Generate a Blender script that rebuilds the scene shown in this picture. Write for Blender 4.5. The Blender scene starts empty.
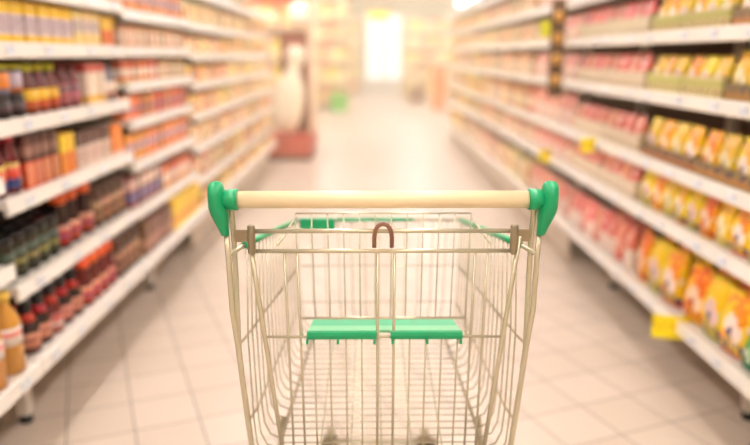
import bpy, bmesh, math, random
from mathutils import Vector, Matrix
random.seed(11)
S = bpy.context.scene
COL = S.collection
PI = math.pi
CAM_Z = 1.25

# ------------------------------------------------------------------ materials
def lin(c):
    return tuple(((v / 255) / 12.92 if v / 255 <= .04045 else ((v / 255 + .055) / 1.055) ** 2.4) for v in c) + (1,)

def mat(name, rgb, rough=.5, metal=0., emit=0., vary=0., spec=.5, noise=0., nscale=20.):
    m = bpy.data.materials.new(name); m.use_nodes = True
    nt = m.node_tree; b = nt.nodes['Principled BSDF']
    c = lin(rgb)
    b.inputs['Roughness'].default_value = rough
    b.inputs['Metallic'].default_value = metal
    b.inputs['Specular IOR Level'].default_value = spec
    src = None
    if noise:
        n = nt.nodes.new('ShaderNodeTexNoise'); n.inputs['Scale'].default_value = nscale
        tc = nt.nodes.new('ShaderNodeTexCoord'); nt.links.new(tc.outputs['Object'], n.inputs['Vector'])
        r = nt.nodes.new('ShaderNodeValToRGB')
        r.color_ramp.elements[0].position = .35; r.color_ramp.elements[1].position = .65
        r.color_ramp.elements[0].color = tuple(x * (1 - noise) for x in c[:3]) + (1,)
        r.color_ramp.elements[1].color = tuple(min(1, x * (1 + noise)) for x in c[:3]) + (1,)
        nt.links.new(n.outputs['Fac'], r.inputs[0]); src = r.outputs[0]
    if vary:
        src = add_vary(nt, src, c, vary)
    if src: nt.links.new(src, b.inputs['Base Color'])
    else: b.inputs['Base Color'].default_value = c
    if emit:
        b.inputs['Emission Color'].default_value = c
        b.inputs['Emission Strength'].default_value = emit
    return m

def add_vary(nt, src, c, vary):
    oi = nt.nodes.new('ShaderNodeObjectInfo')
    h = nt.nodes.new('ShaderNodeHueSaturation')
    mr = nt.nodes.new('ShaderNodeMapRange'); mr.inputs[3].default_value = .5 - vary * .08; mr.inputs[4].default_value = .5 + vary * .12
    nt.links.new(oi.outputs['Random'], mr.inputs[0]); nt.links.new(mr.outputs[0], h.inputs['Hue'])
    m2 = nt.nodes.new('ShaderNodeMath'); m2.operation = 'MULTIPLY'; m2.inputs[1].default_value = 7.31
    m3 = nt.nodes.new('ShaderNodeMath'); m3.operation = 'FRACT'
    nt.links.new(oi.outputs['Random'], m2.inputs[0]); nt.links.new(m2.outputs[0], m3.inputs[0])
    m4 = nt.nodes.new('ShaderNodeMapRange'); m4.inputs[3].default_value = 1 - vary; m4.inputs[4].default_value = 1 + vary
    nt.links.new(m3.outputs[0], m4.inputs[0]); nt.links.new(m4.outputs[0], h.inputs['Value'])
    if src: nt.links.new(src, h.inputs['Color'])
    else: h.inputs['Color'].default_value = c
    return h.outputs[0]

def printed(name, base, bands=(), blobs=(), script=None, rough=.35, vary=.12, wob=.05):
    """package print: bands (z0,z1,rgb) over the height, blobs (x,z,rx,rz,rgb) ellipses on the front, script = (z0,z1,rgb) handwriting-like marks"""
    m = bpy.data.materials.new(name); m.use_nodes = True
    nt = m.node_tree; b = nt.nodes['Principled BSDF']; N = nt.nodes; L = nt.links
    b.inputs['Roughness'].default_value = rough
    tc = N.new('ShaderNodeTexCoord'); sp = N.new('ShaderNodeSeparateXYZ')
    L.new(tc.outputs['Generated'], sp.inputs[0])
    nz = N.new('ShaderNodeTexNoise'); nz.inputs['Scale'].default_value = 5; L.new(tc.outputs['Generated'], nz.inputs['Vector'])
    def math_(op, a, c=None, clamp=False):
        n = N.new('ShaderNodeMath'); n.operation = op; n.use_clamp = clamp
        for i, v in enumerate((a, c)):
            if v is None: continue
            if isinstance(v, (int, float)): n.inputs[i].default_value = v
            else: L.new(v, n.inputs[i])
        return n.outputs[0]
    w = math_('MULTIPLY', math_('SUBTRACT', nz.outputs['Fac'], .5), wob * 2)
    X = math_('ADD', sp.outputs[0], w); Z = math_('ADD', sp.outputs[2], w)
    cur = None; base_c = lin(base)
    def mix(fac, rgb, cur):
        n = N.new('ShaderNodeMixRGB'); L.new(fac, n.inputs[0])
        if cur is None: n.inputs[1].default_value = base_c
        else: L.new(cur, n.inputs[1])
        n.inputs[2].default_value = lin(rgb)
        return n.outputs[0]
    for z0, z1, rgb in bands:
        cur = mix(math_('MULTIPLY', math_('GREATER_THAN', sp.outputs[2], z0), math_('LESS_THAN', sp.outputs[2], z1)), rgb, cur)
    for x, z, rx, rz, rgb in blobs:
        dx = math_('DIVIDE', math_('SUBTRACT', X, x), rx); dz = math_('DIVIDE', math_('SUBTRACT', Z, z), rz)
        d = math_('ADD', math_('MULTIPLY', dx, dx), math_('MULTIPLY', dz, dz))
        cur = mix(math_('LESS_THAN', d, 1.0), rgb, cur)
    if script:
        z0, z1, rgb = script
        wv = N.new('ShaderNodeTexWave'); wv.inputs['Scale'].default_value = 2.2; wv.inputs['Distortion'].default_value = 9
        L.new(tc.outputs['Generated'], wv.inputs['Vector'])
        g = math_('MULTIPLY', math_('GREATER_THAN', wv.outputs['Fac'], .62), math_('MULTIPLY', math_('GREATER_THAN', sp.outputs[2], z0), math_('LESS_THAN', sp.outputs[2], z1)))
        cur = mix(g, rgb, cur)
    out = add_vary(nt, cur, base_c, vary)
    L.new(out, b.inputs['Base Color'])
    return m

# ------------------------------------------------------------------ mesh helpers
class MB:
    def __init__(s): s.bm = bmesh.new(); s.mi = 0
    def face(s, vs):
        try: f = s.bm.faces.new(vs); f.material_index = s.mi; f.smooth = s.sm
        except ValueError: pass
    sm = False
    def box(s, x0, x1, y0, y1, z0, z1, bev=0.):
        t = bmesh.new()
        bmesh.ops.create_cube(t, size=1)
        for v in t.verts: v.co = Vector(((x0 + x1) / 2 + v.co.x * (x1 - x0), (y0 + y1) / 2 + v.co.y * (y1 - y0), (z0 + z1) / 2 + v.co.z * (z1 - z0)))
        if bev: bmesh.ops.bevel(t, geom=t.edges[:], offset=bev, segments=2, affect='EDGES')
        s.merge(t, smooth=False); return s
    def merge(s, t, smooth=False):
        mp = {v: s.bm.verts.new(v.co) for v in t.verts}
        for f in t.faces:
            try: g = s.bm.faces.new([mp[v] for v in f.verts]); g.material_index = s.mi; g.smooth = smooth
            except ValueError: pass
        t.free()
    def rings(s, rings, cap=True, smooth=True):
        vs = [[s.bm.verts.new(p) for p in r] for r in rings]
        n = len(vs[0]); s.sm = smooth
        for a, b in zip(vs, vs[1:]):
            for i in range(n): s.face([a[i], a[(i + 1) % n], b[(i + 1) % n], b[i]])
        if cap: s.sm = False; s.face(vs[0][::-1]); s.face(vs[-1])
        s.sm = False
        return s
    def tube(s, pts, r, n=8, smooth=True):
        pts = [Vector(p) for p in pts]; rr = r if isinstance(r, (list, tuple)) else [r] * len(pts)
        rings = []; up = None
        for i, p in enumerate(pts):
            d = (pts[min(i + 1, len(pts) - 1)] - pts[max(i - 1, 0)]).normalized()
            if up is None: up = Vector((0, 0, 1)) if abs(d.z) < .9 else Vector((1, 0, 0))
            a = d.cross(up).normalized(); b = a.cross(d).normalized(); up = b
            rings.append([p + a * math.cos(2 * PI * k / n) * rr[i] + b * math.sin(2 * PI * k / n) * rr[i] for k in range(n)])
        return s.rings(rings, True, smooth)
    def lathe(s, prof, n=16, cx=0, cy=0, sy=1.):
        return s.rings([[(cx + r * math.cos(2 * PI * k / n), cy + sy * r * math.sin(2 * PI * k / n), z) for k in range(n)] for r, z in prof])
    def mesh(s, name, mats):
        bmesh.ops.recalc_face_normals(s.bm, faces=s.bm.faces[:])
        me = bpy.data.meshes.new(name); s.bm.to_mesh(me); s.bm.free()
        for m in (mats if isinstance(mats, (list, tuple)) else [mats]): me.materials.append(m)
        return me
    def build(s, name, mats, parent=None, loc=None):
        o = bpy.data.objects.new(name, s.mesh(name, mats)); COL.objects.link(o)
        if parent: o.parent = parent
        if loc: o.location = loc
        return o

def bx(*a, **k): return MB().box(*a, **k)

def tag(o, label, cat=None, group=None, kind=None):
    o['label'] = label
    if cat: o['category'] = cat
    if group: o['group'] = group
    if kind: o['kind'] = kind
    return o

def empty(name, loc, rz=0):
    o = bpy.data.objects.new(name, None); COL.objects.link(o); o.location = loc; o.rotation_euler = (0, 0, rz); o.empty_display_size = .05
    return o

def struct(o, label=None):
    o['kind'] = 'structure'
    if label: o['label'] = label
    return o

# ------------------------------------------------------------------ palette
M = {}
M['shelf'] = mat('shelf_white', (236, 228, 220), .35)
M['rail'] = mat('rail_white', (246, 240, 234), .22)
M['back'] = mat('back_panel', (118, 98, 84), .6)
M['paper'] = printed('price_paper', (240, 240, 244), bands=[(.2, .5, (206, 212, 228))], script=(.55, .9, (170, 172, 190)), vary=.05)
M['gap_fill'] = mat('gap_fill_beige', (206, 190, 172), .5)
M['foot'] = mat('foot_black', (28, 26, 26), .5)
M['leg'] = mat('leg_white', (220, 210, 200), .45)
M['yellow_card'] = printed('yellow_card', (252, 226, 20), script=(.35, .75, (235, 190, 10)), vary=.03)
M['wire'] = mat('zinc_wire', (212, 203, 178), .26, metal=.6)
M['wire_dark'] = mat('dark_zinc', (160, 146, 122), .35, metal=.6)  # darker zinc tone for fittings, side rails and chassis
M['handle'] = mat('cream_grip', (246, 222, 182), .36)
M['green'] = mat('green_plastic', (18, 160, 104), .28)
M['green_seat'] = mat('green_seat', (46, 176, 124), .4)
M['green_light'] = mat('green_seat_pale', (124, 196, 150), .45)
M['hook'] = mat('hook_brown', (150, 108, 88), .3, metal=.4)
M['rubber'] = mat('rubber_grey', (130, 120, 110), .6)

# ------------------------------------------------------------------ floor with rotated square tiles
def floor_material():
    m = bpy.data.materials.new('floor_tiles'); m.use_nodes = True; nt = m.node_tree; N = nt.nodes; L = nt.links
    b = N['Principled BSDF']
    tc = N.new('ShaderNodeTexCoord'); mp = N.new('ShaderNodeMapping')
    mp.inputs['Rotation'].default_value = (0, 0, math.radians(-21.9)); mp.inputs['Location'].default_value = (TILE_X, TILE_Y, 0)
    L.new(tc.outputs['Object'], mp.inputs[0])
    br = N.new('ShaderNodeTexBrick'); br.offset = 0; br.squash = 1
    for k, v in (('Scale', 1), ('Mortar Size', .0028), ('Mortar Smooth', .3), ('Brick Width', TILE), ('Row Height', TILE), ('Bias', 0)): br.inputs[k].default_value = v
    br.inputs['Color1'].default_value = lin((206, 188, 173)); br.inputs['Color2'].default_value = lin((199, 181, 165)); br.inputs['Mortar'].default_value = lin((116, 97, 84))
    L.new(mp.outputs[0], br.inputs['Vector'])
    nz = N.new('ShaderNodeTexNoise'); nz.inputs['Scale'].default_value = 2.5; nz.inputs['Detail'].default_value = 4; L.new(tc.outputs['Object'], nz.inputs['Vector'])
    mr = N.new('ShaderNodeMapRange'); mr.inputs[3].default_value = .93; mr.inputs[4].default_value = 1.05; L.new(nz.outputs['Fac'], mr.inputs[0])
    mx = N.new('ShaderNodeVectorMath'); mx.operation = 'SCALE'; L.new(br.outputs['Color'], mx.inputs[0]); L.new(mr.outputs[0], mx.inputs['Scale'])
    L.new(mx.outputs[0], b.inputs['Base Color'])
    b.inputs['Roughness'].default_value = .38
    bp = N.new('ShaderNodeBump'); bp.inputs['Strength'].default_value = .15; bp.inputs['Distance'].default_value = .002; bp.invert = True
    L.new(br.outputs['Fac'], bp.inputs['Height']); L.new(bp.outputs[0], b.inputs['Normal'])
    return m
TILE, TILE_X, TILE_Y = .217, -.061, .08
struct(bx(-8, 8, -3, 34, -.1, 0).build('floor', floor_material()), 'beige square floor tiles laid at a slant to the aisle')

# ------------------------------------------------------------------ room shell
CE = 3.5
wm = mat('wall_cream', (244, 230, 208), .7, noise=.04, nscale=3)
cm = mat('ceiling_white', (244, 238, 228), .8)
struct(bx(-8, 8, -3, 34, CE, CE + .1).build('ceiling', cm))
struct(bx(-8.1, -8, -3, 34, 0, CE).build('wall_left', wm))
struct(bx(8, 8.1, -3, 34, 0, CE).build('wall_right', wm))
struct(bx(-8, 8, -3.1, -3, 0, CE).build('wall_back', wm))
# far wall with three large shop windows and a glazed door
w = MB()
holes = [(-5.5, -2.2), (-.25, 1.55), (3.4, 6.6)]
xs = [-8] + [v for h in holes for v in h] + [8]
for a, b_ in zip(xs[::2], xs[1::2]): w.box(a, b_, 33.6, 33.8, 0, CE)
for a, b_ in holes: w.box(a, b_, 33.6, 33.8, 3.1, CE)
for a, b_ in (holes[0], holes[2]): w.box(a, b_, 33.6, 33.8, 0, .5)
struct(w.build('wall_front', wm))
fm = mat('frame_alu', (225, 220, 210), .4, metal=.3)
gm = bpy.data.materials.new('window_glass'); gm.use_nodes = True
nt = gm.node_tree; nt.nodes.remove(nt.nodes['Principled BSDF'])
ng = nt.nodes.new('ShaderNodeBsdfTransparent'); ng.inputs[0].default_value = (.94, .95, .94, 1)
gl = nt.nodes.new('ShaderNodeBsdfGlossy'); gl.inputs['Roughness'].default_value = .02
mxs = nt.nodes.new('ShaderNodeMixShader'); mxs.inputs[0].default_value = .05
nt.links.new(ng.outputs[0], mxs.inputs[1]); nt.links.new(gl.outputs[0], mxs.inputs[2]); nt.links.new(mxs.outputs[0], nt.nodes['Material Output'].inputs[0])
for i, (a, b_) in enumerate(holes):
    z0 = 0 if i == 1 else .5
    nm = 'door_1' if i == 1 else 'window_%d' % (1 if i == 0 else 2)
    f = MB(); z1 = 3.1
    f.box(a, a + .07, 33.62, 33.74, z0, z1); f.box(b_ - .07, b_, 33.62, 33.74, z0, z1)
    f.box(a + .07, b_ - .07, 33.62, 33.74, z1 - .07, z1); f.box(a + .07, b_ - .07, 33.62, 33.74, z0, z0 + .07)
    c = (a + b_) / 2; f.box(c - .04, c + .04, 33.62, 33.74, z0 + .07, z1 - .07)
    fo = struct(f.build(nm, fm), 'tall glazed shopfront opening full of daylight')
    bx(a + .07, b_ - .07, 33.67, 33.69, z0 + .07, z1 - .07).build('glass_pane', gm, fo)

# ceiling light fittings
EM = mat('lamp_diffuser', (255, 232, 200), .5)
eb = EM.node_tree.nodes['Principled BSDF']
eb.inputs['Emission Color'].default_value = (1, .965, .92, 1); eb.inputs['Emission Strength'].default_value = LAMP = 19
hm = mat('lamp_housing', (240, 240, 238), .4)
def ceiling_light(first=[]):
    r = empty('ceiling_light', (0, 0, 0))
    bx(-.16, .16, -.75, .75, .03, .1).build('housing', hm, r)
    bx(-.14, .14, -.73, .73, 0, .029).build('diffuser', EM, r)
    for y in (-.55, .55): MB().tube([(0, y, .1), (0, y, .3)], .006).build('hanger', hm, r)
    return r
def copy_tree(o, parent=None):
    c = o.copy(); COL.objects.link(c)
    if parent: c.parent = parent
    for ch in list(o.children): copy_tree(ch, c)
    return c
ORD = 'first second third fourth fifth sixth seventh eighth ninth tenth eleventh twelfth thirteenth fourteenth fifteenth sixteenth seventeenth eighteenth nineteenth twentieth'.split()
ORD += ['twenty-' + o for o in ORD[:9]] + ['thirtieth'] + ['thirty-' + o for o in ORD[:9]]
proto = ceiling_light(); kk = 0
rows_l = [(-3.6, 'behind the bottle shelves', 3.0, 11), (-1.15, 'over the aisle, bottle side', 2.0, 12), (1.15, 'over the aisle, snack side', 2.0, 12), (3.6, 'behind the snack shelves', 3.0, 11)]
for x, wh, st_, n_ in rows_l:
    for j in range(n_):
        o = proto if kk == 0 else copy_tree(proto); kk += 1
        o.location = (x + .02, -1.2 + j * st_, CE - .3)
        tag(o, 'long white ceiling light %s, %s from the entrance end' % (wh, ORD[n_ - 1 - j]), 'ceiling light', 'ceiling lights')

# ------------------------------------------------------------------ shelving
LX, LXB, RX = -1.10, -1.05, 1.167
LEV = {
 ('L', 0): [.25, .57, .84, 1.09, 1.33, 1.58],
 ('L', 1): [.25, .49, .766, 1.004, 1.236, 1.425, 1.65],
 ('L', 2): [.25, .48, .705, .904, 1.075, 1.236, 1.40, 1.61],
 ('L', 3): [.25, .41, .63, .833, 1.026, 1.207, 1.39, 1.60],
 ('R', 0): [.215, .558, .776, 1.052, 1.29, 1.51, 1.73],
}
LB = [.91, 2.08, 3.25, 4.42, 5.59, 6.76, 7.93]
RB = [.97, 2.03, 3.10, 4.17, 5.26, 6.35, 7.44, 8.53, 9.62, 10.7]
DEPTH = .45
def levels(side, b):
    if side == 'L': return LEV[('L', min(b, 3))]
    return LEV[('R', 0)]
UPW = ['lowest', 'second', 'third', 'fourth', 'fifth', 'sixth', 'seventh', 'eighth']
SIDE = {'L': 'bottle side', 'R': 'snack side'}
BAYW = ['nearest', 'second', 'third', 'fourth', 'fifth', 'sixth', 'seventh', 'eighth', 'ninth']
def fx(side, lev):       # aisle-side face of the shelf lip
    return (LXB if lev == 0 else LX) if side == 'L' else RX
def bay(side, b):
    Y = LB if side == 'L' else RB; y0, y1 = Y[b] + .003, Y[b + 1] - .003; sg = -1 if side == 'L' else 1
    face = LX if side == 'L' else RX; back = face + sg * DEPTH
    r = empty('shelving_bay', (back, (y0 + y1) / 2, 0)); hl = (y1 - y0) / 2
    top = 2.05
    def part(mb, name, m, p=r): return mb.build(name, m, p)
    def X(a, b_): a -= back; b_ -= back; return (min(a, b_), max(a, b_))
    part(MB().box(*X(back, back + sg * .02), -hl, hl, .1, top), 'back_panel', M['back'])
    for yy in (-hl, hl - .03): part(MB().box(*X(back - sg * .001, back - sg * .03), yy, yy + .03, .06, top), 'upright', M['shelf'])
    # base legs with black feet
    rec = .10 if side == 'L' else .16
    la = 2.21 + 1.42 * (b - 1) if b else 1.2
    la = la if y0 + .03 < la < y1 - .07 else y0 + .2
    for yy in (la - (y0 + y1) / 2,):
        bx(*X(back - sg * .06, back - sg * .1), yy, yy + .04, 0, levels(side, b)[0] + .02).build('base_leg', M['leg'], r)
        lg = part(MB().box(*X(face + sg * (rec - .015), face + sg * (rec + .025)), yy, yy + .04, .03, levels(side, b)[0]), 'base_leg', M['leg'])
        part(MB().lathe([(.012, 0), (.022, 0), (.022, .022), (.01, .03)], 12, face + sg * (rec + .005) - back, yy + .02), 'foot', M['foot'], lg)
    if b > 2: part(MB().box(*X(face + sg * .06, face + sg * .075), -hl, hl, .012, levels(side, b)[0] + .018), 'gap_fill_panel', M['gap_fill'])  # pale panel added to hide the dark gap under the lowest shelf
    for k, z in enumerate(levels(side, b)):
        f = fx(side, k)
        sh = part(MB().box(*X(f + sg * .012, back - sg * .032), -hl, hl, z + .022, z + .045), 'shelf', M['shelf'])
        rl = MB(); f0 = f - back
        prof = [(f0, z + .001), (f0 - sg * .004, z + .004), (f0, z + .05), (f0 + sg * .006, z + .052), (f0 + sg * .011, z + .047), (f0 + sg * .011, z)]
        rl.rings([[(px, yy, pz) for px, pz in prof] for yy in (-hl, hl)], smooth=False)
        part(rl, 'price_rail', M['rail'], sh)
        if b <= 2:
            n = 5 if k == 0 else 4
            for j in range(n):
                yy = -hl + (j + .5 + random.uniform(-.2, .2)) * 2 * hl / n
                part(MB().box(*X(f - sg * .0045, f - sg * .006), yy - .028, yy + .028, z + .010, z + .042), 'price_label', M['paper'], sh)
    tag(r, 'white shelving bay with stocked shelves, %s, %s along the aisle from the cart handle' % (SIDE[side], BAYW[b]), 'shelving', 'shelving bays along the aisle')
    return r
for b in range(6): bay('L', b)
for b in range(9): bay('R', b)

# ------------------------------------------------------------------ products
def P_bottle(kind, r, h, body, cap, lab, band=None, neck=.3, sq=1., capr=.42, n=14, lz=(.14, .76)):
    """shouldered bottle with cap and wrap label"""
    zs = h * (1 - neck)
    m = MB().lathe([(r * .8, 0), (r, .006), (r, zs * .82), (r * .86, zs * .94), (r * capr, zs + h * neck * .35), (r * capr * .9, h * .93)], n, sy=sq)
    o = m.mesh(kind, body)
    c = MB().lathe([(r * capr * 1.12, h * (1 - neck * .42)), (r * capr * 1.15, h * .985), (r * capr * .9, h)], n, sy=sq).mesh('cap', cap)
    l = MB().lathe([(r * 1.015, zs * lz[0]), (r * 1.015, zs * lz[1])], n, sy=sq).mesh('wrap_label', lab)
    ps = [('cap', c), ('wrap_label', l)]
    if band: ps.append(('neck_band', MB().lathe([(r * .76, zs + h * neck * .16), (r * (capr + .1), zs + h * neck * .36), (r * (capr + .06), zs + h * neck * .46)], n, sy=sq).mesh('neck_band', band)))
    return (kind, o, ps, 2 * r, 2 * r * sq, h)
def P_jar(kind, r, h, body, cap, lab, n=14, lr=(.16, .66)):
    o = MB().lathe([(r * .85, 0), (r, .006), (r, h * .74), (r * .84, h * .84), (r * .84, h * .9)], n).mesh(kind, body)
    c = MB().lathe([(r * .93, h * .83), (r * .93, h * .985), (r * .86, h)], n).mesh('lid', cap)
    l = MB().lathe([(r * 1.02, h * lr[0]), (r * 1.02, h * min(lr[1], .73))], n).mesh('wrap_label', lab)
    return (kind, o, [('lid', c), ('wrap_label', l)], 2 * r, 2 * r, h)
def P_box(kind, w, d, h, m, flap=None):
    mb = MB(); mb.box(-w / 2, w / 2, -d / 2, d / 2, 0, h, bev=.002)
    return (kind, mb.mesh(kind, m), [], w, d, h)
def P_pouch(kind, w, d, h, m, seed=0):
    """pillow bag: gusseted base, full belly, crimped flat top seal"""
    rnd = random.Random(seed); n = 20; rings = []
    for z, fw, fd in ((0, .86, .55), (.015, .93, .8), (.1, .97, .98), (.3, 1, 1.05), (.52, .99, .95), (.72, .97, .7), (.86, .96, .34), (.93, .97, .1), (1, .98, .07)):
        ring = []
        for k in range(n):
            a = 2 * PI * k / n; c, s_ = math.cos(a), math.sin(a); e = .55
            jx = 1 + rnd.uniform(-.015, .015)
            jz = rnd.uniform(-.02, .02) * (0 if z < .1 or z > .9 else 1)
            zz = z + jz + (.02 * math.sin(c * 4 + seed) if z > .9 else 0)
            ring.append((w / 2 * fw * jx * math.copysign(abs(c) ** e, c), d / 2 * fd * jx * math.copysign(abs(s_) ** (.75), s_), zz * h))
        rings.append(ring)
    mb = MB(); mb.rings(rings)
    return (kind, mb.mesh(kind, m), [], w, d * 1.05, h)
def P_tray(kind, w, d, h, m):
    mb = MB(); t = .003
    mb.box(-w / 2, w / 2, -d / 2, d / 2, 0, t); mb.box(-w / 2, w / 2, -d / 2, -d / 2 + t, t, h)
    mb.box(-w / 2, w / 2, d / 2 - t, d / 2, t, h)
    for s_ in (-1, 1): mb.box(min(s_ * w / 2, s_ * (w / 2 - t)), max(s_ * w / 2, s_ * (w / 2 - t)), -d / 2 + t, d / 2 - t, t, h * 1.15)
    return (kind, mb.mesh(kind, m), [], w, d, h)

def inst(P, loc, rz, label, cat, group):
    o = bpy.data.objects.new(P[0], P[1]); COL.objects.link(o)
    o.location = loc; o.rotation_euler = (0, 0, rz)
    tag(o, label, cat, group)
    for nm, me in P[2]:
        c = bpy.data.objects.new(nm, me); COL.objects.link(c); c.parent = o
    return o

def row(side, b, lev, y0, y1, protos, desc, cat, rows=1, stack=1, gap=.006, jit=1.5, zup=0, setback=.02, where='', facing=None):
    """one product line along a shelf, between two distances along the aisle"""
    if not isinstance(protos, list): protos = [protos]
    sg = -1 if side == 'L' else 1
    if side == 'L' and 0 < b < 3: y0 = 2.08 + (y0 - 2) * 1.17 / 1.13; y1 = 2.08 + (y1 - 2) * 1.17 / 1.13
    z = levels(side, b)[lev] + .0455 + zup
    f = fx(side, lev); rz = PI / 2 if side == 'L' else -PI / 2
    w = max(p[3] for p in protos); d = max(p[4] for p in protos); h = max(p[5] for p in protos)
    n = max(1, int((y1 - y0 + gap) / (w + gap))); step = (y1 - y0) / n
    dpt = 'on the' ; grp = '%ss on the %s shelf, %s bay, %s' % (cat, UPW[lev], BAYW[b], SIDE[side])
    c = 0
    for i in range(n):
        for k in range(rows):
            for s_ in range(stack):
                p = protos[(i + k) % len(protos)]
                x = f + sg * (.014 + setback + d / 2 + k * (d + .008) + random.uniform(0, .004))
                y = y0 + (i + .5) * step
                tail = '%s along' % ORD[i]
                extra = (' behind' if k else ' in front') if rows > 1 else ''
                if rows > 2: extra = (' in front', ' second row', ' back row')[k]
                if stack > 1: extra += (', lower', ', upper')[s_]
                lab = '%s, %s, %s bay, %s shelf, %s%s%s' % (desc, SIDE[side], BAYW[b], UPW[lev], tail, extra, where)
                inst(p, (x, y, z + s_ * (h + .0005)), rz + math.radians(random.uniform(-jit, jit)), lab, cat, grp)
                c += 1
    return c

def tray_row(side, b, lev, y0, y1, bags, desc, tray_m, th, per=4, tray_word='shallow card tray', back_rows=1):
    """open card trays with bags standing in them"""
    sg = -1 if side == 'L' else 1; w = bags[0][3]; d = bags[0][4]
    tw = per * (w + .004) + .012; td = d * back_rows + .02
    nt_ = max(1, round((y1 - y0) / (tw + .006))); step = (y1 - y0) / nt_
    tw = step - .008; per = max(1, int((tw - .012) / (w + .001))); pitch = (tw - .012) / per
    z = levels(side, b)[lev] + .0455; f = fx(side, lev); rz = PI / 2 if side == 'L' else -PI / 2
    T = P_tray('card_tray', tw, td, th, tray_m)
    for i in range(nt_):
        yc = y0 + (i + .5) * step; xc_ = f + sg * (.03 + td / 2)
        inst(T, (xc_, yc, z), rz, '%s, %s, %s bay, %s shelf, %s along' % (tray_word, SIDE[side], BAYW[b], UPW[lev], ORD[i]), 'tray', 'card trays holding bags')
        for j in range(per):
            for k in range(back_rows):
                xx = xc_ + sg * (k - (back_rows - 1) / 2) * (d + .002)
                inst(bags[(j + k + i) % len(bags)], (xx, yc - tw / 2 + .006 + pitch * (j + .5), z + .0035), rz + math.radians(random.uniform(-1, 1)),
                     '%s, %s, %s bay, %s shelf, %s along%s' % (desc, SIDE[side], BAYW[b], UPW[lev], ORD[i * per + j], '' if back_rows == 1 else (' in front', ' behind')[k]), 'snack bag', 'bags on the %s shelf, %s bay, %s' % (UPW[lev], BAYW[b], SIDE[side]))

# --- product materials
dark = mat('sauce_dark', (52, 26, 22), .2, vary=.15)
darkg = mat('jar_dark_green', (58, 54, 40), .2, vary=.2)
black = mat('cap_black', (26, 20, 20), .3)
redc = mat('cap_red', (190, 34, 34), .35, vary=.1)
orgc = mat('cap_orange', (246, 98, 28), .35, vary=.08)
limec = mat('cap_lime', (196, 190, 44), .35, vary=.1)
maroon = mat('bottle_maroon', (110, 36, 34), .25, vary=.15)
amber = mat('juice_amber', (206, 142, 62), .2, vary=.06)
brown = mat('jar_brown', (88, 56, 44), .3, vary=.2)
goldc = mat('cap_gold', (222, 182, 70), .3)
bluec = mat('cap_blue', (60, 70, 150), .35)
lab_pink = printed('label_pink', (214, 120, 110), bands=[(.3, .5, (240, 220, 210)), (.72, .9, (170, 40, 50))])
lab_sauce = printed('label_sauce', (206, 130, 104), bands=[(.0, .2, (120, 50, 44)), (.55, .72, (150, 90, 80))], vary=.1)
lab_redpurple = printed('label_red', (196, 60, 40), bands=[(.35, .55, (170, 90, 120)), (.75, .95, (220, 160, 130))])
lab_mix = printed('label_mixed', (226, 176, 70), bands=[(.55, .95, (150, 150, 190)), (.05, .2, (110, 60, 50))], vary=.5)
lab_green = printed('label_green', (68, 68, 44), bands=[(.3, .5, (160, 150, 90)), (.75, .95, (50, 70, 44))], vary=.2)
lab_yel = printed('label_yellow', (236, 180, 40), bands=[(.0, .45, (214, 90, 60))])
lab_cream = printed('label_cream', (232, 210, 190), bands=[(.1, .3, (190, 70, 60))])
lab_pw = printed('label_pinkwhite', (240, 226, 216), bands=[(.5, .8, (230, 130, 120))])
lab_bb = printed('label_blueband', (226, 96, 56), bands=[(.0, .38, (72, 84, 160)), (.8, 1, (220, 180, 80))])
lab_purp = printed('label_purple', (190, 110, 120), bands=[(.6, .9, (110, 70, 76))])
bx_yellow = printed('box_yellow', (246, 198, 20), bands=[(.2, .68, (226, 208, 206))], script=(.25, .65, (130, 90, 130)), vary=.05)
bx_cream = printed('box_cream', (240, 206, 130), bands=[(.35, .75, (234, 212, 196))], script=(.4, .7, (130, 100, 130)))
bx_orange = printed('box_orange', (236, 130, 50), bands=[(.55, 1, (250, 206, 60))])
bx_tan = printed('box_tan', (206, 150, 96), bands=[(.25, .7, (238, 222, 200))], script=(.3, .6, (190, 110, 80)), vary=.2)
bx_redwhite = printed('box_redwhite', (214, 80, 64), bands=[(.3, .62, (240, 222, 206)), (.0, .12, (236, 180, 90))], vary=.25)
bx_brownwhite = printed('box_brownwhite', (98, 66, 58), bands=[(.0, .6, (230, 206, 190))], script=(.15, .5, (180, 130, 120)), vary=.1)
bx_brownred = printed('box_brownred', (96, 58, 50), bands=[(.0, .5, (210, 96, 56)), (.62, .8, (150, 110, 96))], script=(.05, .45, (224, 170, 130)), vary=.15)
bx_brown = printed('box_brown', (118, 70, 52), bands=[(.2, .5, (176, 120, 100))], vary=.2)
bx_orgwhite = printed('box_orangewhite', (238, 140, 60), bands=[(.35, .7, (226, 170, 160))], blobs=[(.5, .5, .2, .16, (80, 90, 170))], vary=.2)
bx_plain_org = printed('box_plain_orange', (244, 134, 50), bands=[(.0, .1, (230, 200, 190))])
bx_yel2 = printed('box_yellow_plain', (250, 204, 40), bands=[(.2, .45, (240, 160, 60))], vary=.1)
bx_pinkpale = printed('box_pinkpale', (234, 190, 166), bands=[(.0, .4, (240, 224, 204))], vary=.2)
bx_far = [printed('carton_far_%d' % i, c, bands=[(.25, .6, c2)], vary=.3) for i, (c, c2) in enumerate([((226, 160, 104), (246, 226, 194)), ((240, 196, 100), (232, 156, 96)), ((214, 130, 96), (246, 220, 190)), ((240, 214, 160), (222, 160, 90))])]
def bagm(nm, base, top, mid, dot, low): return printed(nm, base, bands=[(.0, .08, low)], blobs=[(.5, .80, .42, .15, top), (.3, .66, .2, .1, base), (.56, .44, .34, .22, mid), (.46, .30, .17, .08, dot), (.8, .62, .12, .1, top), (.15, .2, .1, .1, top)], script=(.08, .26, dot), wob=.28, vary=.14)
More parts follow.
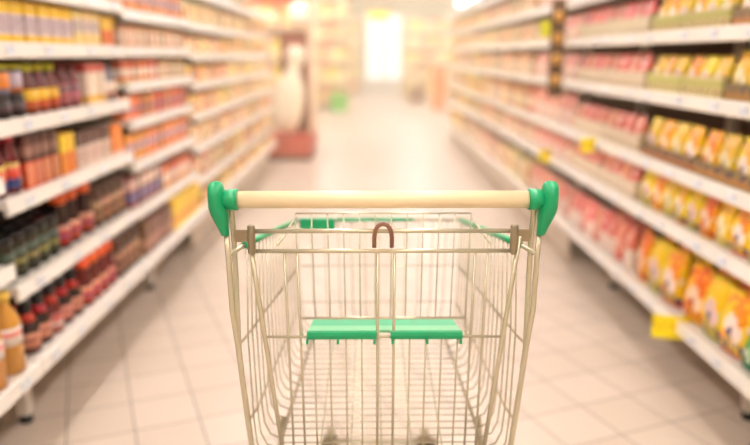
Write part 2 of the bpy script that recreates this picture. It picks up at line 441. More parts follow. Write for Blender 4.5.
bag_yo = bagm('bag_yellow_orange', (250, 206, 20), (244, 146, 40), (248, 226, 214), (84, 58, 110), (206, 96, 40))
bag_oo = bagm('bag_orange', (250, 180, 24), (242, 116, 40), (248, 216, 180), (190, 60, 40), (232, 180, 40))
bag_yg = bagm('bag_yellow_green', (226, 206, 24), (240, 196, 30), (224, 190, 190), (90, 70, 110), (150, 160, 60))
bag_yc = bagm('bag_yellow_cream', (236, 200, 50), (240, 180, 60), (236, 220, 180), (160, 150, 110), (190, 180, 110))
bag_gr = bagm('bag_green', (40, 140, 80), (120, 180, 90), (220, 230, 200), (30, 90, 60), (30, 90, 50))
bag_pk = printed('bag_pink', (232, 116, 106), bands=[(.0, .48, (244, 226, 214))], blobs=[(.5, .7, .25, .1, (246, 200, 190)), (.5, .3, .16, .1, (226, 150, 140))], wob=.25, vary=.15)
bag_rd = bagm('bag_red', (226, 116, 100), (236, 150, 130), (244, 190, 176), (200, 60, 70), (236, 210, 190))
tray_ol = printed('tray_olive', (206, 190, 134), bands=[(.5, .75, (180, 174, 100))], script=(.1, .45, (150, 110, 80)), vary=.15)
tray_br = printed('tray_brown', (150, 124, 84), bands=[(.1, .5, (180, 120, 70))], script=(.4, .8, (90, 70, 80)), vary=.15)
tray_bg = printed('tray_beige', (226, 208, 182), bands=[(.1, .3, (200, 180, 150))], vary=.1)

# --- product shapes
juice = P_bottle('juice_bottle', .045, .258, amber, goldc, lab_pw, neck=.26, capr=.45, lz=(.50, .79))
# taper label higher on the juice bottle
sauce = P_bottle('sauce_bottle', .038, .180, dark, black, lab_sauce, band=redc, neck=.46, capr=.5)
sauce_r = P_bottle('sauce_bottle', .038, .180, maroon, black, lab_pink, band=redc, neck=.46, capr=.5)
orange_sq = P_bottle('squeeze_bottle', .038, .185, maroon, orgc, lab_redpurple, neck=.42, capr=.74)
orange_sq2 = P_bottle('squeeze_bottle', .038, .208, dark, orgc, lab_redpurple, neck=.42, capr=.74)
pickle = P_jar('pickle_jar', .034, .15, darkg, black, lab_green)
brownjar = P_jar('coffee_jar', .036, .17, brown, brown, printed('label_coffee', (176, 120, 90), bands=[(.4, .6, (90, 50, 40))], vary=.2))
limejar = [P_jar('relish_jar', .034, .095, darkg, limec, printed('label_relish_%d' % i, c, bands=[(.0, .25, c2)], vary=.1), lr=(.04, .80)) for i, (c, c2) in enumerate([((110, 160, 196), (90, 70, 60)), ((226, 130, 50), (140, 130, 150)), ((196, 176, 190), (200, 120, 60)), ((240, 180, 40), (230, 170, 60))])]
darkjar = P_jar('paste_jar', .034, .075, dark, black, printed('label_dark', (60, 36, 36), bands=[(.4, .6, (110, 80, 84))], vary=.1))
limebot = P_bottle('ketchup_bottle', .034, .168, maroon, limec, lab_yel, neck=.34, capr=.6)
maroonbot = P_bottle('dressing_bottle', .034, .172, maroon, maroon, lab_purp, neck=.3, capr=.6)
greybot = P_bottle('vinegar_bottle', .029, .17, mat('bottle_grey', (140, 130, 140), .2, vary=.1), black, lab_cream, neck=.35, capr=.5)
redblue = P_bottle('ketchup_bottle', .034, .19, maroon, redc, lab_bb, neck=.3, capr=.66)

# ---- left side, nearest bay
row('L', 0, 0, 1.60, 2.065, juice, 'amber juice bottle with pale label', 'juice bottle', rows=2, jit=6, setback=.0)
row('L', 0, 1, 1.60, 2.04, pickle, 'dark pickle jar with green label', 'jar', rows=1)
row('L', 0, 2, 1.60, 2.04, redblue, 'red-capped ketchup bottle with blue band', 'sauce bottle')
# ---- left side, second bay (2.0 - 3.13)
row('L', 1, 0, 2.03, 2.45, [sauce, sauce, sauce_r], 'dark sauce bottle with black cap', 'sauce bottle', rows=2)
row('L', 1, 0, 2.47, 2.79, orange_sq, 'orange-capped red squeeze bottle', 'sauce bottle', rows=2)
row('L', 1, 0, 2.81, 3.11, brownjar, 'brown lidded jar', 'jar')
row('L', 1, 1, 2.03, 2.42, pickle, 'dark pickle jar with green label', 'jar', rows=2)
row('L', 1, 1, 2.43, 2.62, orange_sq2, 'tall orange-capped squeeze bottle', 'sauce bottle', rows=2)
row('L', 1, 1, 2.66, 2.735, orange_sq2, 'lone orange-capped squeeze bottle', 'sauce bottle', rows=2)
row('L', 1, 1, 2.76, 3.11, brownjar, 'brown lidded jar', 'jar', rows=2)
row('L', 1, 2, 2.03, 2.20, redblue, 'red-capped ketchup bottle with blue band', 'sauce bottle', rows=2)
row('L', 1, 2, 2.21, 2.46, P_box('sauce_carton', .058, .06, .175, bx_brownred), 'brown and red printed carton', 'carton')
row('L', 1, 2, 2.47, 2.60, P_box('spice_carton', .06, .06, .15, bx_orange), 'orange and yellow carton', 'carton')
row('L', 1, 2, 2.61, 2.96, P_box('seasoning_carton', .085, .05, .14, bx_brownwhite), 'white carton with brown top', 'carton')
row('L', 1, 2, 2.97, 3.11, P_box('bright_carton', .12, .05, .13, bx_plain_org), 'plain bright orange carton', 'carton')
row('L', 1, 3, 2.03, 2.29, darkjar, 'small dark paste jar', 'jar', rows=1)
row('L', 1, 3, 2.03, 2.29, limejar, 'lime-lidded relish jar standing on paste jars', 'jar', zup=.0755)
row('L', 1, 3, 2.30, 2.54, limebot, 'lime-capped bottle with yellow label', 'sauce bottle', rows=2)
row('L', 1, 3, 2.55, 2.74, maroonbot, 'maroon bottle with pink label', 'sauce bottle', rows=2)
row('L', 1, 3, 2.75, 2.96, P_box('cream_carton', .066, .05, .165, printed('box_creamred', (240, 220, 200), bands=[(.78, 1, (200, 80, 70)), (.05, .22, (240, 190, 80))])), 'cream carton with red top', 'carton')
row('L', 1, 3, 2.97, 3.11, greybot, 'greyish bottle with cream label', 'sauce bottle')
row('L', 1, 4, 2.03, 2.68, P_box('yellow_carton', .088, .06, .138, bx_yellow), 'yellow carton with lilac script panel', 'carton')
row('L', 1, 4, 2.69, 2.95, P_box('cream_carton', .085, .06, .136, bx_cream), 'cream and yellow carton with purple script', 'carton')
row('L', 1, 4, 2.96, 3.11, P_box('orange_carton', .07, .06, .125, bx_orange), 'orange carton with yellow top', 'carton')
row('L', 1, 5, 2.03, 3.11, P_box('orange_carton', .09, .06, .15, bx_orgwhite), 'orange and white carton', 'carton')
# ---- left side, third bay (3.13 - 4.26)
cart_ = lambda nm, w, h, m, d=.06: P_box(nm, w, d, h, m)
row('L', 2, 0, 3.15, 3.62, cart_('biscuit_box', .075, .16, bx_brown), 'brown printed box', 'carton')
row('L', 2, 0, 3.64, 4.24, cart_('yellow_carton', .09, .165, bx_yel2), 'plain yellow box', 'carton')
row('L', 2, 1, 3.15, 3.66, cart_('biscuit_box', .085, .15, printed('box_maroonblue', (150, 70, 66), bands=[(.2, .5, (110, 100, 150)), (.6, .9, (226, 190, 180))], vary=.3)), 'maroon box with blue panel', 'carton')
row('L', 2, 1, 3.67, 4.24, cart_('tea_box', .09, .12, bx_redwhite), 'red and white box', 'carton')
row('L', 2, 2, 3.15, 4.24, cart_('rusk_box', .1, .125, bx_orgwhite), 'orange box with blue spot', 'carton')
row('L', 2, 3, 3.15, 4.24, cart_('rusk_box', .1, .11, printed('box_orangered', (226, 116, 70), bands=[(.3, .5, (150, 110, 140))], vary=.3)), 'orange-red box', 'carton')
row('L', 2, 4, 3.15, 3.68, cart_('tea_box', .075, .1, bx_redwhite), 'red and white box', 'carton')
row('L', 2, 4, 3.69, 4.24, cart_('cream_carton', .075, .09, bx_tan), 'tan and cream box', 'carton')
row('L', 2, 5, 3.15, 4.24, cart_('cream_carton', .09, .1, bx_tan), 'tan and cream box', 'carton')
row('L', 2, 6, 3.15, 4.24, cart_('oat_box', .09, .14, bx_orgwhite), 'orange and white box', 'carton')
# ---- left side, far bays
far_names = ['grain_box', 'cracker_box', 'cocoa_box', 'flour_bag']
for b in (3, 4, 5):
    L0 = levels('L', b)
    for k in range(7):
        hgt = (L0[k + 1] - L0[k]) - .075
        P = [P_box(far_names[(b + k) % 4], .125, .08, hgt * f_, bx_far[(b * 3 + k + j) % 4]) for j, f_ in enumerate((1, .9))]
        row('L', b, k, LB[b] + .02, LB[b + 1] - .02, P, 'warm coloured printed box', 'carton', gap=.012)

# ---- right side
PW, PD = .145, .085
yo = [P_pouch('snack_bag', PW, PD, .222, m, i) for i, m in enumerate((bag_yo, bag_yg, bag_oo))]
gr = P_pouch('snack_bag', PW, PD, .222, bag_gr, 9)
yg = [P_pouch('snack_bag', .108, .062, .158, m, i + 3) for i, m in enumerate((bag_yg, bag_yo, bag_yc, bag_oo))]
yc = [P_pouch('snack_bag', .10, .055, .142, m, i + 6) for i, m in enumerate((bag_yc, bag_yg, bag_yo))]
pk = [P_pouch('pink_bag', .1, .055, .15, m, i + 11) for i, m in enumerate((bag_pk, bag_rd))]
pkb = [P_pouch('pink_bag', .1, .06, .2, m, i + 11) for i, m in enumerate((bag_pk, bag_rd, bag_pk))]
row('R', 0, 0, 1.60, 2.01, gr, 'green snack bag', 'snack bag', jit=5)
row('R', 0, 1, 1.60, 2.01, yg, 'yellow snack bag', 'snack bag', rows=2, jit=5)
row('R', 0, 2, 1.60, 2.01, yg, 'yellow snack bag', 'snack bag', rows=2, jit=5)
row('R', 1, 0, 2.035, 2.115, P_pouch('small_green_bag', .072, .05, .11, bag_gr, 21), 'small green snack bag', 'snack bag')
row('R', 1, 0, 2.12, 2.56, yo, 'yellow and orange snack bag', 'snack bag', rows=2, jit=9, gap=.002)
row('R', 1, 0, 2.62, 3.08, yo, 'yellow and orange snack bag', 'snack bag', rows=2, jit=9, gap=.002)
row('R', 1, 1, 2.05, 3.07, yg, 'yellow snack bag with pale panel', 'snack bag', rows=2, jit=6)
tray_row('R', 1, 2, 2.05, 3.08, yg, 'yellow snack bag in tray', tray_br, .055, 4, 'brown card tray')
tray_row('R', 1, 3, 2.05, 2.40, yg, 'yellow-green snack bag in tray', tray_br, .06, 4, 'dark brown card tray')
tray_row('R', 1, 3, 2.41, 3.08, yc, 'yellow-cream snack bag in tray', tray_ol, .07, 4, 'olive card tray')
tray_row('R', 1, 4, 2.05, 2.40, yc, 'pale yellow snack bag in tray', tray_br, .06, 4, 'dark brown card tray')
tray_row('R', 1, 4, 2.41, 3.08, yc, 'pale yellow snack bag in tray', tray_ol, .065, 4, 'olive card tray')
row('R', 1, 5, 2.05, 3.07, yc, 'pale yellow snack bag', 'snack bag')
row('R', 2, 0, 3.12, 3.70, pkb, 'pink and white snack bag', 'snack bag', rows=2, jit=5)
row('R', 2, 0, 3.71, 4.15, pkb, 'rosy snack bag', 'snack bag', jit=5)
for k, dsc in ((1, 'pink snack bag'), (2, 'pink snack bag'), (3, 'red and pink snack bag'), (4, 'pink snack bag')):
    tray_row('R', 2, k, 3.11, 4.15, pk, dsc + ' in tray', tray_bg, .075, 4, 'beige card tray')
row('R', 2, 5, 3.12, 4.15, P_box('wafer_box', .11, .06, .13, bx_plain_org), 'pale orange box', 'carton')
rn = ['wafer_box', 'noodle_pack', 'candy_box', 'rice_pack', 'cookie_pack']
for b in range(3, 9):
    L0 = levels('R', b)
    for k in range(6):
        hgt = min(.2, (L0[k + 1] - L0[k]) - .08)
        ms = [bx_pinkpale, bx_far[2], bx_far[0], bx_pinkpale, bx_far[3]] if b < 6 else [bx_far[3], bx_far[1], bx_pinkpale, bx_far[0]]
        if b == 3:
            ms_ = (bagm('bag_rose_pale', (238, 180, 160), (232, 140, 120), (248, 226, 214), (230, 160, 150), (240, 224, 206)), bag_pk)
            P = [P_pouch('pink_bag', .105, .06, hgt, m, k + i) for i, m in enumerate(ms_)]; d_, c_ = 'pink snack bag', 'snack bag'
        else:
            P = [P_box(rn[(b + k) % 5], .125, .08, hgt * f_, ms[(b + k + j) % len(ms)]) for j, f_ in enumerate((1, .85))]; d_, c_ = 'pale pink and cream box', 'carton'
        row('R', b, k, RB[b] + .02, RB[b + 1] - .02, P, d_, c_, gap=.012)

# ------------------------------------------------------------------ yellow shelf cards
def card(x, y, z, w, h, rx, rz, label, m=None):
    r = empty('price_card', (x, y, z)); r.rotation_euler = (rx, 0, rz)
    mb = MB(); n = 8
    pts = [(-w / 2 + w * i / n, -.012 * math.sin(PI * i / n)) for i in range(n + 1)]
    mb.rings([[(px, py, -h / 2), (px, py + .0012, -h / 2), (px, py + .0012, h / 2), (px, py, h / 2)] for px, py in pts], smooth=False)
    mb.build('card_face', m or M['yellow_card'], r)
    MB().tube([(w / 2 - .004, .001, h * .3), (w / 2 + .02, .004, h * .35), (w / 2 + .045, .004, h * .2)], .002).build('card_clip', M['rail'], r)
    return tag(r, label, 'price card', 'yellow price cards clipped to the shelf edges')
card(1.150, 2.50, .236, .14, .09, -.15, -.25, 'large yellow price card hanging off the lowest snack shelf edge')
card(1.11, 3.55, .80, .075, .075, 0, .1, 'small yellow price card on the third snack shelf edge')
card(1.11, 4.42, .62, .08, .08, 0, .1, 'small faded yellow price card below the dark hanging strip')
card(1.10, 4.50, 1.40, .09, .1, 0, .05, 'lime yellow price card beside the top of the dark strip', printed('lime_card', (222, 222, 30), vary=.02))

# dark strip with round gold packs
st = empty('hanging_strip', (1.095, 4.22, 1.0))
tag(st, 'dark brown hanging strip with round gold packs at the snack shelf edge', 'hanging strip')
bx(-.042, .042, -.004, .004, 0, .56, bev=.002).build('backing_strip', mat('strip_brown', (96, 62, 30), .6, noise=.3, nscale=30), st)
for zz in (.10, .22, .34, .46):
    mb = MB(); mb.rings([[(r_ * math.cos(2 * PI * k / 14), yy, zz + r_ * math.sin(2 * PI * k / 14)) for k in range(14)] for r_, yy in ((.02, -.005), (.032, -.012), (.03, -.022), (.01, -.028))])
    mb.build('gold_pack', mat('gold_pack', (206, 150, 62), .35), st)
MB().tube([(0, 0, .56), (.0, 0, .6), (.05, 0, .61), (.07, 0, .61)], .003).build('hook', M['wire'], st)

# ------------------------------------------------------------------ shopping cart
cart = empty('shopping_cart', (.021, 1.10, 0))
tag(cart, 'wire shopping cart with cream handle and green plastic trim, seen from behind', 'shopping cart')
CY = 1.10
def Pt(x, y, H): return (x, y - CY, CAM_Z - H)
def wire(pts, r, name, m='wire', n=8): return MB().tube([Pt(*p) for p in pts], r, n).build(name, M[m] if isinstance(m, str) else m, cart)
# grip
g = MB(); n = 24; zc = CAM_Z - .2275
g.rings([[(x, .0037 + .0141 * math.cos(2 * PI * k / n), zc + .0141 * math.sin(2 * PI * k / n)) for k in range(n)] for x in (-.2345, .2345)])
g.build('handle_grip', M['handle'], cart)
for s_ in (-1, 1):
    c = MB()
    ring = lambda x, r_: [(s_ * x, .0037 + r_ * math.cos(2 * PI * k / n), zc + r_ * math.sin(2 * PI * k / n)) for k in range(n)]
    c.rings([ring(.2335, .0145), ring(.2335, .0168), ring(.236, .0175), ring(.2475, .0172), ring(.2495, .0160), ring(.262, .0160)])
    # drop-shaped end with a tapering tail that grips the post
    lv = [(.0302, .001, .2665), (.0290, .0075, .267), (.026, .0108, .267), (.020, .0126, .267), (.010, .0136, .2665), (0, .0140, .2660), (-.012, .0148, .2650),
          (-.022, .0146, .2630), (-.032, .0126, .2610), (-.042, .0098, .2590), (-.051, .0080, .2570), (-.0585, .0068, .2555), (-.0595, .004, .2555)]
    rings = []
    for dz, a, xc_ in lv:
        if dz > -.012: b2 = math.sqrt(max(1e-6, .0290 ** 2 - (min(abs(dz), .0288)) ** 2)) if dz > .018 else .0235
        else: b2 = .0235 + (-.012 - dz) / .0475 * (.0085 - .0235)
        if dz < -.059: b2 = .004
        b2 = min(b2, .0235)
        rings.append([(s_ * (xc_ + .0012) + a * math.cos(2 * PI * k / n), .0037 + b2 * math.sin(2 * PI * k / n), zc + dz) for k in range(n)])
    c.rings(rings)
    c.build('handle_cap', M['green'], cart)
    # rear post and its brace
    wire([(s_ * .2555, 1.108, .280), (s_ * .2545, 1.110, .34), (s_ * .2535, 1.113, .42), (s_ * .2525, 1.143, .505), (s_ * .252, 1.18, .62), (s_ * .2515, 1.22, .74), (s_ * .25, 1.285, .95), (s_ * .25, 1.30, 1.05)],
         [.0048] * 4 + [.0056] * 4, 'rear_post', 'wire')
    wire([(s_ * .2470, 1.112, .235), (s_ * .2495, 1.130, .265), (s_ * .2515, 1.146, .31), (s_ * .2515, 1.146, .42), (s_ * .252, 1.146, .505), (s_ * .252, 1.160, .55)], .0046, 'post_brace', 'wire')
    # bracket plate and hinge clip
    a, b_ = sorted((s_ * .2200, s_ * .2470))
    bx(a, b_, 1.128 - CY, 1.132 - CY, CAM_Z - .305, CAM_Z - .284, bev=.0015).build('hinge_plate', M['wire_dark'], cart)
    pill = MB()
    pill.tube([Pt(s_ * .2185, 1.126, .274), Pt(s_ * .2185, 1.126, .277), Pt(s_ * .2185, 1.126, .322), Pt(s_ * .2185, 1.126, .326)], [.004, .0068, .0068, .004], 12)
    pill.build('hinge_clip', M['wire_dark'], cart)
    # rim: bare wire at the post, then green sleeve
    wire([(s_ * .2525, 1.106, .320), (s_ * .2440, 1.16, .323), (s_ * .241, 1.18, .324)], .0042, 'rim_end', 'wire')
    wire([(s_ * .241, 1.176, .3236), (s_ * .2330, 1.30, .342), (s_ * .2180, 1.50, .372), (s_ * .204, 1.695, .402)], .0062, 'rim_sleeve', 'green', 10)
# basket profile at distance y: points from rim to floor edge
def prof(y):
    t = (y - 1.18) / (1.70 - 1.18); L_ = lambda a, b2: a + (b2 - a) * t
    return [(L_(.241, .203), L_(.324, .403)), (L_(.247, .200), L_(.500, .522)), (L_(.243, .196), L_(.672, .619)), (L_(.239, .192), L_(.722, .655)), (L_(.228, .182), L_(.748, .674)), (L_(.207, .162), L_(.758, .682))]
for s_ in (-1, 1):
    for i in range(17):
        y = 1.20 + i * .0305
        wire([(s_ * x, y, H) for x, H in prof(y)], .0017, 'side_wire', 'wire', 6)
    wire([(s_ * .2530, 1.140, .496)] + [(s_ * (prof(y)[1][0] + .002), y, prof(y)[1][1]) for y in (1.2, 1.45, 1.70)], .0026, 'side_rail', 'wire_dark')
    wire([(s_ * .2520, 1.200, .675)] + [(s_ * (prof(y)[2][0] + .002), y, prof(y)[2][1]) for y in (1.24, 1.45, 1.70)], .0026, 'side_rail', 'wire_dark')
    wire([(s_ * prof(y)[5][0], y, prof(y)[5][1] + .003) for y in (1.20, 1.45, 1.70)], .0038, 'floor_edge_rail', 'wire_dark')
# front panel
wire([(-.203, 1.70, .403), (.203, 1.70, .403)], .0034, 'front_rim')
bx(-.196, -.108, 1.686 - CY, 1.70 - CY, CAM_Z - .425, CAM_Z - .396, bev=.003).build('corner_bumper', M['green'], cart)
wire([(-.105, 1.692, .4), (.085, 1.692, .4)], .0048, 'front_sleeve', 'green')
for i in range(11):
    x = -.17 + i * .034
    xb = x * .92
    wire([(x, 1.70, .403), (x * .97, 1.70, .62), (xb, 1.70, .68)], .0015, 'front_wire', 'wire', 6)
for H in (.522, .619): wire([(-.198, 1.702, H), (.198, 1.702, H)], .0015, 'front_rail')
wire([(-.162, 1.70, .683), (.162, 1.70, .683)], .003, 'front_rail')
# basket floor
for i in range(24):
    y = 1.205 + i * .0212; p = prof(y)[5]
    wire([(-p[0], y, p[1]), (p[0], y, p[1])], .0014, 'floor_wire', 'wire', 6)
for x in (-.12, -.06, 0, .06, .12): wire([(x, 1.20, .757), (x * .95, 1.70, .682)], .0018, 'floor_rail', 'wire', 6)
# rear gate with leg openings
OX = .004
def gy(H): return 1.1315 + (H - .3214) * .125
def gx(H): return .2235 + (H - .3214) * -.085
wire([(-.2185 + OX * 0, 1.134, .2875), (.2185, 1.134, .2875)], .0040, 'hinge_rod')
wire([(-.2225, gy(.3214), .3214), (.2225, gy(.3214), .3214)], .0038, 'gate_top_wire')
for s_ in (-1, 1): wire([(s_ * gx(H) + OX * .7, gy(H), H) for H in (.295, .5, .76)], .0042, 'gate_side_wire', 'wire')
wire([(-gx(.484) + OX, gy(.484), .484), (gx(.484) + OX, gy(.484), .484)], .0026, 'gate_cross_wire')
wire([(-gx(.75) + OX, gy(.75), .75), (gx(.75) + OX, gy(.75), .75)], .0034, 'gate_cross_wire')
for x in (-.1655, -.1440, -.0085, .0200, .1555, .1765):
    wire([(x, gy(.3214) + .001, .3214), (x, gy(.76) + .001, .757)], .0026 if abs(x) < .05 else .0022, 'gate_wire', 'wire')
for i in range(-4, 6):
    x = .0060 + (i - .5) * .0282
    if abs(x) < .03: continue
    wire([(x, gy(.484) + .001, .484), (x, gy(.76) + .001, .757)], .0019, 'gate_wire', 'wire', 6)
# child seat: backrest grille, folding plate
def by(H): return 1.297 + (H - .294) * .09
for i in range(12):
    x = OX - .1672 + i * .0304
    wire([(x, by(.294), .294), (x * .985, by(.513), .513)], .0014, 'seat_back_wire', 'wire', 6)
wire([(-.1672 + OX, by(.294), .294), (.1672 + OX, by(.294), .294)], .0018, 'seat_back_wire', 'wire')
wire([(-.163 + OX, by(.513), .513), (.163 + OX, by(.513), .513)], .0028, 'seat_back_wire', 'wire')
for s_ in (-1, 1):
    wire([(OX + s_ * .165, by(.513), .513), (OX + s_ * .150, 1.20, .499), (OX + s_ * .150, gy(.484) + .004, .486)], .0028, 'seat_support', 'wire')
    wire([(OX + s_ * .166, by(.30), .30), (OX + s_ * .19, 1.20, .33)], .002, 'seat_link', 'wire')
sp_ = MB(); W2 = .1385
def slab(mb, y0, y1, H0, H1, w0, w1, t, notch=None):
    """sloping plate, split around the centre notch"""
    segs = [(-1, 1)] if not notch else [(-1, notch[0]), (notch[1], 1)]
    for a, b2 in segs:
        A = lambda f, w: OX + f * w
        mb.rings([[Pt(A(a, w), y, H), Pt(A(b2, w), y, H), Pt(A(b2, w), y, H + t), Pt(A(a, w), y, H + t)] for y, H, w in ((y0, H0, w0), (y1, H1, w1))], smooth=False)
seat = empty('child_seat', (0, 0, 0)); seat.parent = cart
def sbuild(mb, nm, m): return mb.build(nm, m, seat)
q = MB(); slab(q, 1.232, 1.297, .496, .5085, .1375, .1375, .005); sbuild(q, 'rear_flap', M['green_seat'])
q = MB(); slab(q, 1.160, 1.232, .479, .4955, .1375, .1375, .005, (-.105, .075)); slab(q, 1.190, 1.232, .4875, .4955, .0165, .0165, .005); sbuild(q, 'seat_plate', M['green_light'])
q = MB()
for a, b2 in ((-1, -.105), (.075, 1)):
    pr = [(1.1435, .479), (1.1455, .4735), (1.152, .4725), (1.161, .4775), (1.161, .482), (1.1560, .481), (1.1560, .486), (1.1445, .486)]
    q.rings([[Pt(OX + f * .1365, y, H) for y, H in pr] for f in (a, b2)], smooth=False)
for tx in (-.136, -.082, -.018, .014, .075, .134):
    q.box(OX + tx - .0022, OX + tx + .0022, 1.146 - CY, 1.154 - CY, CAM_Z - .496, CAM_Z - .488)
sbuild(q, 'front_lip', M['green'])
# coin lock hook
wire([(-.0145, 1.118, .311), (-.0145, 1.116, .293), (-.0125, 1.116, .281), (-.0070, 1.117, .2735), (0, 1.117, .2712), (.0070, 1.117, .2735), (.0125, 1.116, .281), (.0145, 1.116, .293), (.0145, 1.118, .311)], .0038, 'lock_hook', 'hook', 10)
# chassis, casters
for s_ in (-1, 1):
    wire([(s_ * .25, 1.300, 1.05), (s_ * .235, 1.33, 1.085), (s_ * .20, 1.55, 1.10), (s_ * .165, 1.75, 1.105), (s_ * .16, 1.85, 1.11)], .009, 'chassis_rail', 'wire_dark', 10)
    wire([(s_ * .232, 1.345, 1.085), (s_ * .222, 1.34, .92), (s_ * .206, 1.335, .742)], .006, 'basket_strut', 'wire_dark')
    for (x, y, zf) in ((s_ * .137, 1.845, 1.11), (s_ * .25, 1.30, 1.06)):
        k = empty('caster', (x, y - CY, 0)); k.parent = cart
        MB().lathe([(.02, .135), (.022, .155), (.012, .17), (.01, .19 if zf > 1.08 else .2)], 12).build('stem', M['wire_dark'], k)
        fk = MB(); fk.box(-.022, -.018, -.015, .035, .05, .135); fk.box(.018, .022, -.015, .035, .05, .135); fk.box(-.022, .022, -.015, .035, .13, .136)
        fk.build('fork', M['wire_dark'], k)
        wh = MB(); nn = 20
        wh.rings([[(xx, .012 + r_ * math.cos(2 * PI * j / nn), .056 + r_ * math.sin(2 * PI * j / nn)) for j in range(nn)] for xx, r_ in ((-.014, .046), (-.013, .055), (.013, .055), (.014, .046))])
        wh.build('wheel', M['rubber'], k)
wire([(-.17, 1.83, 1.095), (.17, 1.83, 1.095)], .008, 'chassis_crossbar', 'wire_dark', 10)
wire([(-.245, 1.315, 1.07), (.245, 1.315, 1.07)], .008, 'chassis_crossbar', 'wire_dark', 10)

# ------------------------------------------------------------------ end of the bottle shelves: promotional stand
ds = empty('promotional_stand', (-.90, 8.75, 0))
tag(ds, 'tall red-brown promotional stand with cream side panel at the end of the bottle shelves', 'display stand')
rb = mat('stand_redbrown', (136, 38, 8), .5, noise=.2, nscale=4); cr = mat('stand_cream', (244, 216, 184), .5)
bx(-.34, .18, -.36, .62, 0, .06, bev=.004).build('plinth', mat('plinth_dark', (90, 34, 24), .5), ds)
bx(-.36, .19, -.38, .62, .0602, .30, bev=.006).build('base_box', mat('stand_red', (196, 66, 56), .5), ds)
bx(-.20, .15, .05, .60, .3002, 1.52, bev=.004).build('tower', rb, ds)
bx(.152, .205, -.02, .615, .3002, 2.3, bev=.004).build('side_panel', cr, ds)
bx(-.55, .15, .25, .33, 1.86, 2.12, bev=.01).build('header_board', mat('header_red', (226, 60, 30), .5), ds)
for xx in (-.5, -.0): MB().tube([(xx, .29, 1.5 if xx > -.3 else 0), (xx, .29, 1.87)], .012).build('header_post', cr, ds)
# big cream bottle-shaped display figure leaning on the stand
ib = MB().lathe([(.09, 0), (.16, .03), (.19, .2), (.195, .40), (.17, .54), (.12, .64), (.08, .72), (.075, .82), (.12, .87), (.11, .98), (.05, 1.03)], 24, sy=.5)
o = ib.build('bottle_figure', mat('figure_cream', (248, 232, 204), .45), None, (-1.07, 8.56, .335))
o.rotation_euler = (0, math.radians(12), 0)
tag(o, 'large cream bottle-shaped figure leaning on the red-brown promotional stand', 'display figure')
gl_m = mat('globe_white', (255, 244, 226), .4, emit=.4); gl_c = mat('globe_cream', (255, 230, 180), .4, emit=.15)
for x, z, r_, lb in ((-.86, 1.75, .13, 'round glowing white globe lamp on top of the promotional stand'), (-1.22, 1.66, .11, 'smaller cream globe lamp beside the larger one on the stand')):
    g0 = empty('globe_lamp', (x, 8.9 if x > -1 else 8.82, 1.525 if x > -1 else .3005))
    z -= g0.location.z
    MB().lathe([(max(.002, r_ * math.sin(PI * k / 12)), z - r_ * math.cos(PI * k / 12)) for k in range(13)], 20).build('globe', gl_m if x > -1 else gl_c, g0)
    MB().lathe([(.05, 0), (.05, .012), (.012, .02), (.012, z - r_ + .01)], 12).build('stem', cr, g0)
    tag(g0, lb, 'lamp', 'globe lamps')

# ------------------------------------------------------------------ far end of the store
def shelf_rack(x0, x1, y0, y1, h, cols, label, seed, nlev=5):
    r = empty('gondola', ((x0 + x1) / 2, y0, 0)); W = x1 - x0; rr = random.Random(seed)
    wood = mat('gondola_warm', (206, 160, 110), .6)
    bx(-W / 2, W / 2, .33, y1 - y0, 0, h).build('back_panel', wood, r)
    for s_ in (-1, 1): bx(min(s_ * W / 2, s_ * (W / 2 - .04)), max(s_ * W / 2, s_ * (W / 2 - .04)), 0, .33, 0, h).build('side_panel', wood, r)
    zs = [.1 + k * (h - .15) / nlev for k in range(nlev + 1)]
    for z in zs: bx(-W / 2 + .04, W / 2 - .04, 0, .33, z, z + .03).build('shelf', M['shelf'], r)
    tag(r, label, 'shelving')
    c = 0
    for k in range(nlev):
        n_ = max(2, int((W - .08) / .17)); st_ = (W - .1) / n_
        for j in range(n_):
            hh = (zs[k + 1] - zs[k] - .07) * rr.uniform(.7, 1)
            p = P_box('display_carton', st_ - .012, .2, hh, cols[rr.randrange(len(cols))])
            inst(p, ((x0 + x1) / 2 - W / 2 + .05 + (j + .5) * st_, y0 + .13, zs[k] + .0305), 0,
                 'carton %s along on %s shelf of the %s' % (ORD[j], UPW[k], SHORT[label]), 'carton', 'cartons on the ' + SHORT[label])
ylw = printed('far_yellow', (252, 214, 90), bands=[(.2, .5, (250, 232, 180))], vary=.15)
orn = printed('far_orange', (244, 150, 80), bands=[(.3, .6, (250, 220, 170))], vary=.15)
crm = printed('far_cream', (250, 230, 180), bands=[(.2, .4, (244, 196, 120))], vary=.15)
SHORT = {}
L1 = 'yellow and orange end rack beyond the promotional stand'; SHORT[L1] = 'end rack beyond the promotional stand'
L2 = 'wide rack of yellow packs across the far cross aisle'; SHORT[L2] = 'wide rack across the cross aisle'
L3 = 'narrow brown-edged rack close to the bright shop entrance'; SHORT[L3] = 'narrow rack by the entrance'
L4 = 'long peach rack behind the promotional stand'; SHORT[L4] = 'peach rack behind the stand'
shelf_rack(-1.9, -.48, 16.4, 17.0, 2.5, [ylw, orn, crm], L1, 3)
shelf_rack(.95, 4.3, 20.5, 21.2, 2.3, [ylw, crm, orn, crm], L2, 4)
shelf_rack(-1.2, -.35, 22.5, 23.1, 2.3, [crm, ylw, orn], L3, 5)
shelf_rack(-4.9, -1.28, 12.5, 13.2, 2.75, [orn, crm, ylw], L4, 6)
o = bx(-.19, .19, -.19, .19, 0, .40, bev=.012)
o.mi = 1; o.box(-.2, .2, -.2, .2, .33, .40, bev=.01)
o = o.build('storage_crate', [mat('crate_green', (80, 196, 60), .45), mat('crate_green_rim', (100, 206, 76), .45)], None, (-.70, 15.9, 0))
tag(o, 'bright green crate on the floor before the yellow end rack', 'crate')
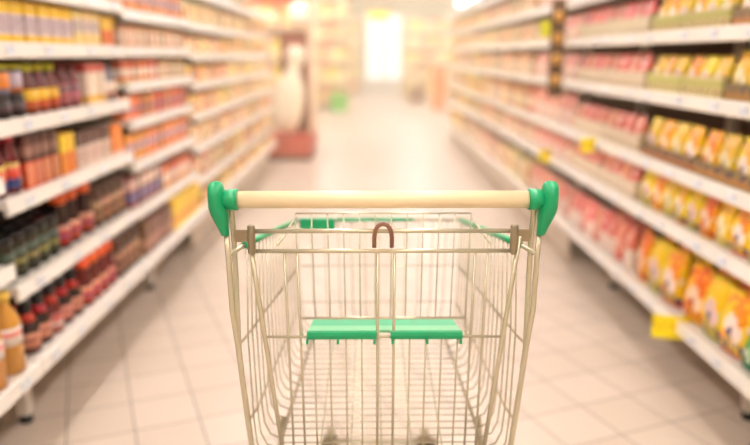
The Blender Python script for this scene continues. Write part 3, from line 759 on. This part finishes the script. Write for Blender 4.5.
o = MB(); o.box(-.2, .2, -.18, .18, 0, .38, bev=.01); o.box(-.215, .215, -.195, .195, .36, .42, bev=.008)
o = o.build('storage_crate', mat('crate_brown', (120, 40, 10), .5), None, (1.22, 18.6, 0))
tag(o, 'brown crate standing alone on the floor beyond the snack shelves', 'crate')
oc = mat('crate_orange', (244, 130, 50), .5)
for i, wd in enumerate(('bottom', 'middle', 'top')):
    o = MB(); o.box(-.14, .14, -.14, .14, 0, .26, bev=.01); o.box(-.155, .155, -.155, .155, .24, .30, bev=.008)
    o = o.build('stacking_crate', oc, None, (1.58, 16.4, i * .3005))
    tag(o, 'orange crate, %s of the stack past the snack shelves' % wd, 'crate', 'stacked orange crates')
# hanging yellow sign
sg_ = empty('hanging_sign', (.17, 14.0, 0))
tag(sg_, 'yellow rectangular sign hanging from the ceiling over the far aisle', 'sign')
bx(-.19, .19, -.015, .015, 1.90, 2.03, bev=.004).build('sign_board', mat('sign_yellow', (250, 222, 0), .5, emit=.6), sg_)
for x in (-.14, .14): MB().tube([(x, 0, 2.03), (x, 0, CE)], .006).build('sign_rod', M['wire'], sg_)

# ------------------------------------------------------------------ light: daylight through the shopfront, added volume for lens flare
W = bpy.data.worlds.new('World'); S.world = W; W.use_nodes = True
bg = W.node_tree.nodes['Background']; bg.inputs[0].default_value = (1, .93, .74, 1); bg.inputs[1].default_value = 2.1

hz = bx(-7.98, 7.98, 2.6, 33.55, .001, CE - .32).build('flare_haze', None)  # scattering volume added to stand in for lens flare and far-end overexposure
hzm = bpy.data.materials.new('flare_haze'); hzm.use_nodes = True; nt = hzm.node_tree
nt.nodes.remove(nt.nodes['Principled BSDF'])
vs = nt.nodes.new('ShaderNodeVolumeScatter'); vs.inputs['Color'].default_value = (1, .89, .64, 1); vs.inputs['Density'].default_value = .036; vs.inputs['Anisotropy'].default_value = .3
nt.links.new(vs.outputs[0], nt.nodes['Material Output'].inputs['Volume'])
hz.data.materials.clear(); hz.data.materials.append(hzm)
tag(hz, 'warm bright volume standing in for lens flare down the aisle', 'flare_haze', kind='stuff')

# ------------------------------------------------------------------ camera
cam = bpy.data.cameras.new('camera'); co = bpy.data.objects.new('camera', cam); COL.objects.link(co)
co.location = (0, 0, CAM_Z); co.rotation_euler = (math.radians(90 - 13.53), 0, math.radians(-.4))
cam.sensor_width = 36; cam.lens = 36 * 700 / 750
cam.clip_start = .05; cam.clip_end = 200
cam.dof.use_dof = True; cam.dof.focus_distance = 1.16; cam.dof.aperture_fstop = 1.45
S.camera = co
S.view_settings.view_transform = 'Standard'; S.view_settings.look = 'None'; S.view_settings.gamma = 1; S.view_settings.use_curve_mapping = False
S.view_settings.exposure = 0.14
S.cycles.use_denoising = True
S.cycles.max_bounces = 7; S.cycles.volume_bounces = 1; S.cycles.transparent_max_bounces = 8
